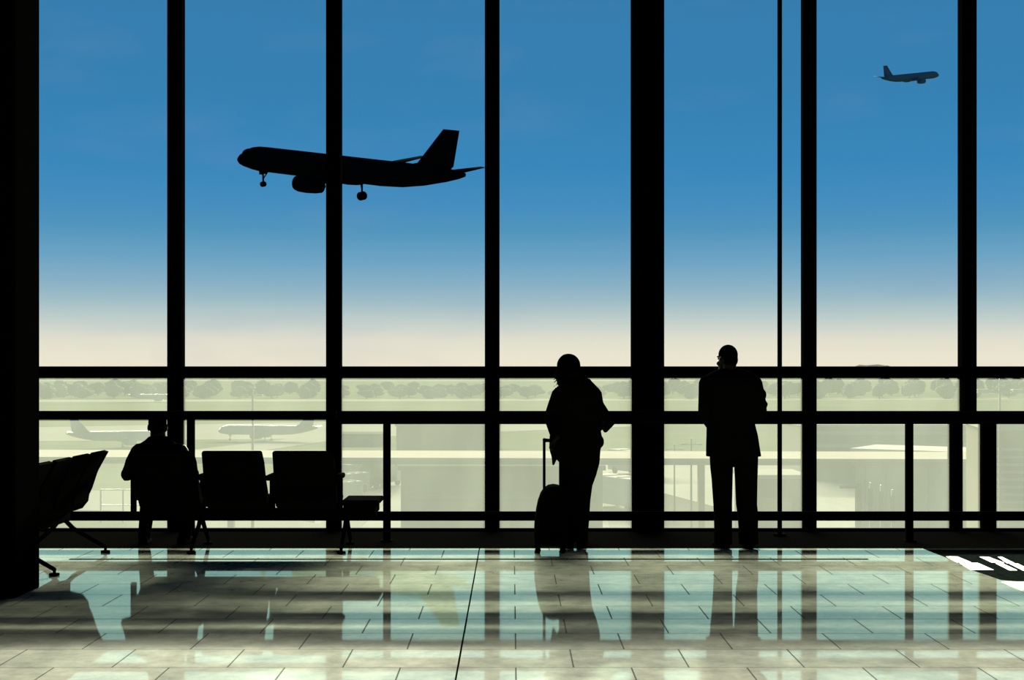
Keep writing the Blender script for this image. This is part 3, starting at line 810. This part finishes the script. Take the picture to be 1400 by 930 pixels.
# light masts
def mast(label, px, D, topy, r=.09, heads=True):
    o = empty('light_mast', (PX(px, D), D, GZ)); tag(o, label, 'light mast')
    zt_ = PZ(topy, D) - GZ
    bm = bmesh.new(); tube(bm, [(0, 0, 0), (0, 0, zt_)], [r * 1.4, r * .8], 10); obj('pole', bm, M['galv'], o)
    if heads:
        for s in (-1, 1):
            bm = bmesh.new(); tube(bm, [(0, 0, zt_ - .45), (s * .4, 0, zt_ - .4)], .035, 8); box(bm, s * .6 - .2, s * .6 + .2, -.15, .15, zt_ - .47, zt_ - .33, bev=.02)
            obj('lamp', bm, M['white'], o)
    return o
mast('grey light mast with twin lamps, behind the parked airliner', 345.5, 110, 534, .1)
mast('thin grey lamp post by the road left of the standing man', 945, 100, 600, .07)
mast('slim grey mast near the louvred building at the right edge', 1367, 46, 519, .04)
mast('short lamp post beside the road, left of the slim lamp post', 922, 120, 608, .07)

# parked aircraft
airplane('airplane', 'pale grey parked airliner behind the light mast', (PX(366, 256), 256, GZ + 2.05), math.radians(180 - 8), math.radians(0), 0, .44, 'plane_pale')
airplane('airplane', 'faint pale parked airliner left of the seated passenger', (PX(168, 235), 235, GZ + 1.95), math.radians(14), 0, 0, .42, 'plane_pale')
airplane('airplane', 'tiny far-off white airliner standing on the far taxiway', (PX(212, 560), 560, GZ + 2.2), math.radians(6), 0, 0, .5, 'plane_pale')

# ground vehicles
def van(label, px, D, L=5.0, W=2.2, Hh=2.5, rz_=0.0, body='white', name='van', cat='van', group=None):
    o = empty(name, (PX(px, D), D, GZ + .1), rz_); tag(o, label, cat, group)
    bm = bmesh.new(); box(bm, -W / 2, W / 2, -L / 2, L / 2, .45, Hh, bev=.12); obj('body', bm, M[body], o)
    obj('windscreen', B(-W / 2 + .15, W / 2 - .15, -L / 2 - .02, -L / 2 + .06, Hh * .5, Hh * .85), M['darkglass'], o)
    for s in (-1, 1):
        obj('side_window', B(s * W / 2 - .03, s * W / 2 + .03, -L / 2 + .5, L / 2 - .6, Hh * .55, Hh * .85), M['darkglass'], o)
        for f in (-1, 1):
            bm = bmesh.new(); cyl(bm, (s * (W / 2 - .12) - .12, f * L * .32, .45), (s * (W / 2 - .12) + .12, f * L * .32, .45), .45, 16); obj('wheel', bm, M['tyre'], o)
    for k in range(3):
        obj('roof_rib', B(-W / 2 + .2, W / 2 - .2, -L / 2 + .8 + k * L * .28, -L / 2 + 1.2 + k * L * .28, Hh - .03, Hh + .06), M['louver'], o)
    return o
van('white van parked nearest in the left vehicle row', 466, gy(692), 4.6, 1.9, 2.3, math.radians(-35))
van('white van second in the left vehicle row', 477, gy(676), 4.6, 1.9, 2.2, math.radians(-35))
van('white van third in the left vehicle row, below the walkway', 487, gy(660), 4.6, 1.9, 2.2, math.radians(-35))
van('white van farthest in the left vehicle row', 497, gy(648), 4.6, 1.9, 2.2, math.radians(-35))
van('pale bus on the curving road, right of the woman', 851, gy(697), 8.5, 2.7, 3.1, math.radians(30), 'white', 'bus', 'bus')
van('pale bus partly behind the wide central column', 868, gy(650), 8.5, 2.7, 3.1, math.radians(30), 'white', 'bus', 'bus')
# fuel tanker
tk = empty('tank_truck', (PX(515, gy(668)), gy(668), GZ + .1), math.radians(-20)); tag(tk, 'round-ended tanker truck beside the white vans', 'truck')
bm = bmesh.new(); tube(bm, [(0, -2.3, 1.9), (0, 2.6, 1.9)], 1.15, 24); obj('tank', bm, M['soffit'], tk, True)
obj('chassis', B(-1, 1, -3, 3.2, .5, .85), M['sign'], tk); obj('cab', B(-1.05, 1.05, 3.2, 4.8, .5, 2.6, bev=.15), M['white'], tk)
for s in (-1, 1):
    for f in (-1.8, 0, 3.8):
        bm = bmesh.new(); cyl(bm, (s * .85 - .15, f, .5), (s * .85 + .15, f, .5), .5, 16); obj('wheel', bm, M['tyre'], tk)
# dark sign posts before the panelled wall
for px, D, ty, place in ((1190, 80, 668, 'leftmost of three before the panelled wall'), (1204.5, 78, 672, 'middle of three before the panelled wall'), (1220, 76, 678, 'rightmost of three before the panelled wall')):
    o = empty('sign_post', (PX(px, D), D, GZ)); tag(o, 'dark upright sign on a pole, ' + place, 'sign', 'signs before the panelled wall')
    z1 = PZ(ty, D) - GZ
    obj('pole', B(-.04, .04, .0, .08, 0, z1 + .35), M['galv'], o)
    obj('panel', B(-.13, .13, -.06, .0, z1 - 1.5, z1, bev=.02), M['sign'], o)
# barrier boom by the apron
o = empty('barrier', (PX(1173, 90), 90, GZ)); tag(o, 'dark boom barrier left of the panelled wall', 'barrier')
zb = PZ(666, 90) - GZ
obj('cabinet', B(-.15, .2, -.2, .2, 0, zb + .25), M['sign'], o); obj('boom', B(-1.2, .1, -.1, .1, zb - .1, zb + .1), M['sign'], o)
# shrubs
def shrub(label, px, D, w, h, rnd):
    o = empty('shrub', (PX(px, D), D, GZ)); tag(o, label, 'shrub')
    bm = bmesh.new(); rr = random.Random(rnd)
    for k in range(7):
        t = bmesh.new(); bmesh.ops.create_icosphere(t, subdivisions=3, radius=1)
        for v in t.verts: v.co *= 1 + .16 * math.sin(v.co.x * 7 + k) * math.cos(v.co.z * 6 + k * 2) + rr.uniform(-.06, .06)
        merge(bm, t, Matrix.Translation((rr.uniform(-w, w) * .6, rr.uniform(-w, w) * .4, h * rr.uniform(.35, .75))) @ Matrix.Diagonal((w * .55, w * .5, h * .36, 1)))
    obj('foliage', bm, M['leaf'], o)
    bm = bmesh.new(); tube(bm, [(0, 0, 0), (0, 0, h * .6)], [.12, .06], 8); obj('stem', bm, M['bark'], o)
shrub('round dark shrub beside the standing man, right of his legs', 1041, 85, 1.0, 2.2, 3)
shrub('low dark shrub between the thin pole and the mullion', 1088, 88, 1.6, 1.6, 4)
shrub('wide low shrub row at the apron edge left of the barrier', 1146, 100, 2.6, 1.6, 5)
shrub('small dark shrub at the left end of the road, beside the central column', 915, 95, .7, 2.0, 6)

# wire fence on the grass at left
fe = empty('fence', (PX(168, 120), 120, GZ)); tag(fe, 'faint wire fence frame on the grass left of the passenger', 'fence')
z1 = PZ(669, 120) - GZ
x0, x1 = PX(138, 120) - PX(168, 120), PX(260, 120) - PX(168, 120)
obj('top_rail', B(x0, x1, -.04, .04, z1 - .1, z1), M['galv'], fe)
for k in range(5):
    x = x0 + (x1 - x0) * k / 4; obj('post', B(x - .07, x + .07, -.06, .06, 0, z1), M['galv'], fe)
obj('middle_rail', B(x0, x1, -.04, .04, z1 * .5, z1 * .5 + .08), M['galv'], fe)

# tree belt on the horizon
def tree_meshes(seed):
    rr = random.Random(seed); bm = bmesh.new()
    for k in range(9):
        t = bmesh.new(); bmesh.ops.create_icosphere(t, subdivisions=3, radius=1)
        ph = rr.uniform(0, 6)
        for v in t.verts: v.co *= 1 + .12 * math.sin(v.co.x * 8 + ph) * math.cos(v.co.y * 7 + ph) * math.cos(v.co.z * 7) + rr.uniform(-.07, .07)
        a = rr.uniform(0, 2 * PI); d = rr.uniform(0, .55)
        merge(bm, t, Matrix.Translation((d * math.cos(a) * 5, d * math.sin(a) * 4, rr.uniform(2.2, 6.4))) @ Matrix.Diagonal((rr.uniform(2.2, 3.4), rr.uniform(2, 3), rr.uniform(1.9, 2.6), 1)))
    return bm
protos = []
for s in range(4):
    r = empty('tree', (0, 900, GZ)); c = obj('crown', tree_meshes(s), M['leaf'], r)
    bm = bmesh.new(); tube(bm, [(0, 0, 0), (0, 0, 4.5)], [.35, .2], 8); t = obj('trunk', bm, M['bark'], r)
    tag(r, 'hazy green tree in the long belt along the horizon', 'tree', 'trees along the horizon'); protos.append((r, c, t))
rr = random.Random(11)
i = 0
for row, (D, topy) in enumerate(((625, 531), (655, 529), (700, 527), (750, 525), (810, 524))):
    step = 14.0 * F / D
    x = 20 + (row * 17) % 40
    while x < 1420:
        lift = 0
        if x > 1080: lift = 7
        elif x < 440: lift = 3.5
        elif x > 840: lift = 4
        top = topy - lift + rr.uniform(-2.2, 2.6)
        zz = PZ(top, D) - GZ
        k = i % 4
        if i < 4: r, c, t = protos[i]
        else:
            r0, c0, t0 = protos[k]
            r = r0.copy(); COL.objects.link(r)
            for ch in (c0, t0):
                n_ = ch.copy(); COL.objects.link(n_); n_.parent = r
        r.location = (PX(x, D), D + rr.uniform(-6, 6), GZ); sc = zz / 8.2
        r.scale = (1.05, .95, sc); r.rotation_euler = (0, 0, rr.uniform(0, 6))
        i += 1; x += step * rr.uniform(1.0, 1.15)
# far wooded hill
bm = bmesh.new()
rows = []
for j in range(13):
    D = 1500 + j * 55; row = []
    for k in range(161):
        px = -300 + k * 12.5
        e = math.sin(PI * j / 12)
        h = (9 + 4 * math.sin(px * .013) + 3 * math.sin(px * .037 + 1) + 1.2 * math.sin(px * .21 + j) + (7 if px > 1080 else 0) * min(1, max(0, (px - 1080) / 120)) + 2 * math.exp(-((px - 1180) / 30) ** 2)) * e
        row.append(bm.verts.new((PX(px, D), D, GZ - 1 + h)))
    rows.append(row)
for a, b in zip(rows, rows[1:]):
    for k in range(160): bm.faces.new((a[k], a[k + 1], b[k + 1], b[k]))
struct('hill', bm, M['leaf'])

# ------------------------------------------------------------------ camera and view
cam = bpy.data.cameras.new('camera'); co = bpy.data.objects.new('camera', cam); COL.objects.link(co)
co.location = (0, 0, EYE); co.rotation_euler = (PI / 2, 0, 0)
cam.sensor_width = 36; cam.lens = 36 * F / 1400; cam.shift_y = (HOR - 465) / 1400; cam.clip_end = 6000; cam.clip_start = .05
scene.camera = co
vs = scene.view_settings
vs.view_transform = 'Standard'; vs.look = 'None'; vs.gamma = 1; vs.exposure = 0; vs.use_curve_mapping = False
cy = scene.cycles
cy.max_bounces = 10; cy.diffuse_bounces = 3; cy.glossy_bounces = 4; cy.transparent_max_bounces = 16; cy.transmission_bounces = 6
cy.caustics_reflective = False; cy.caustics_refractive = False; cy.sample_clamp_indirect = 6
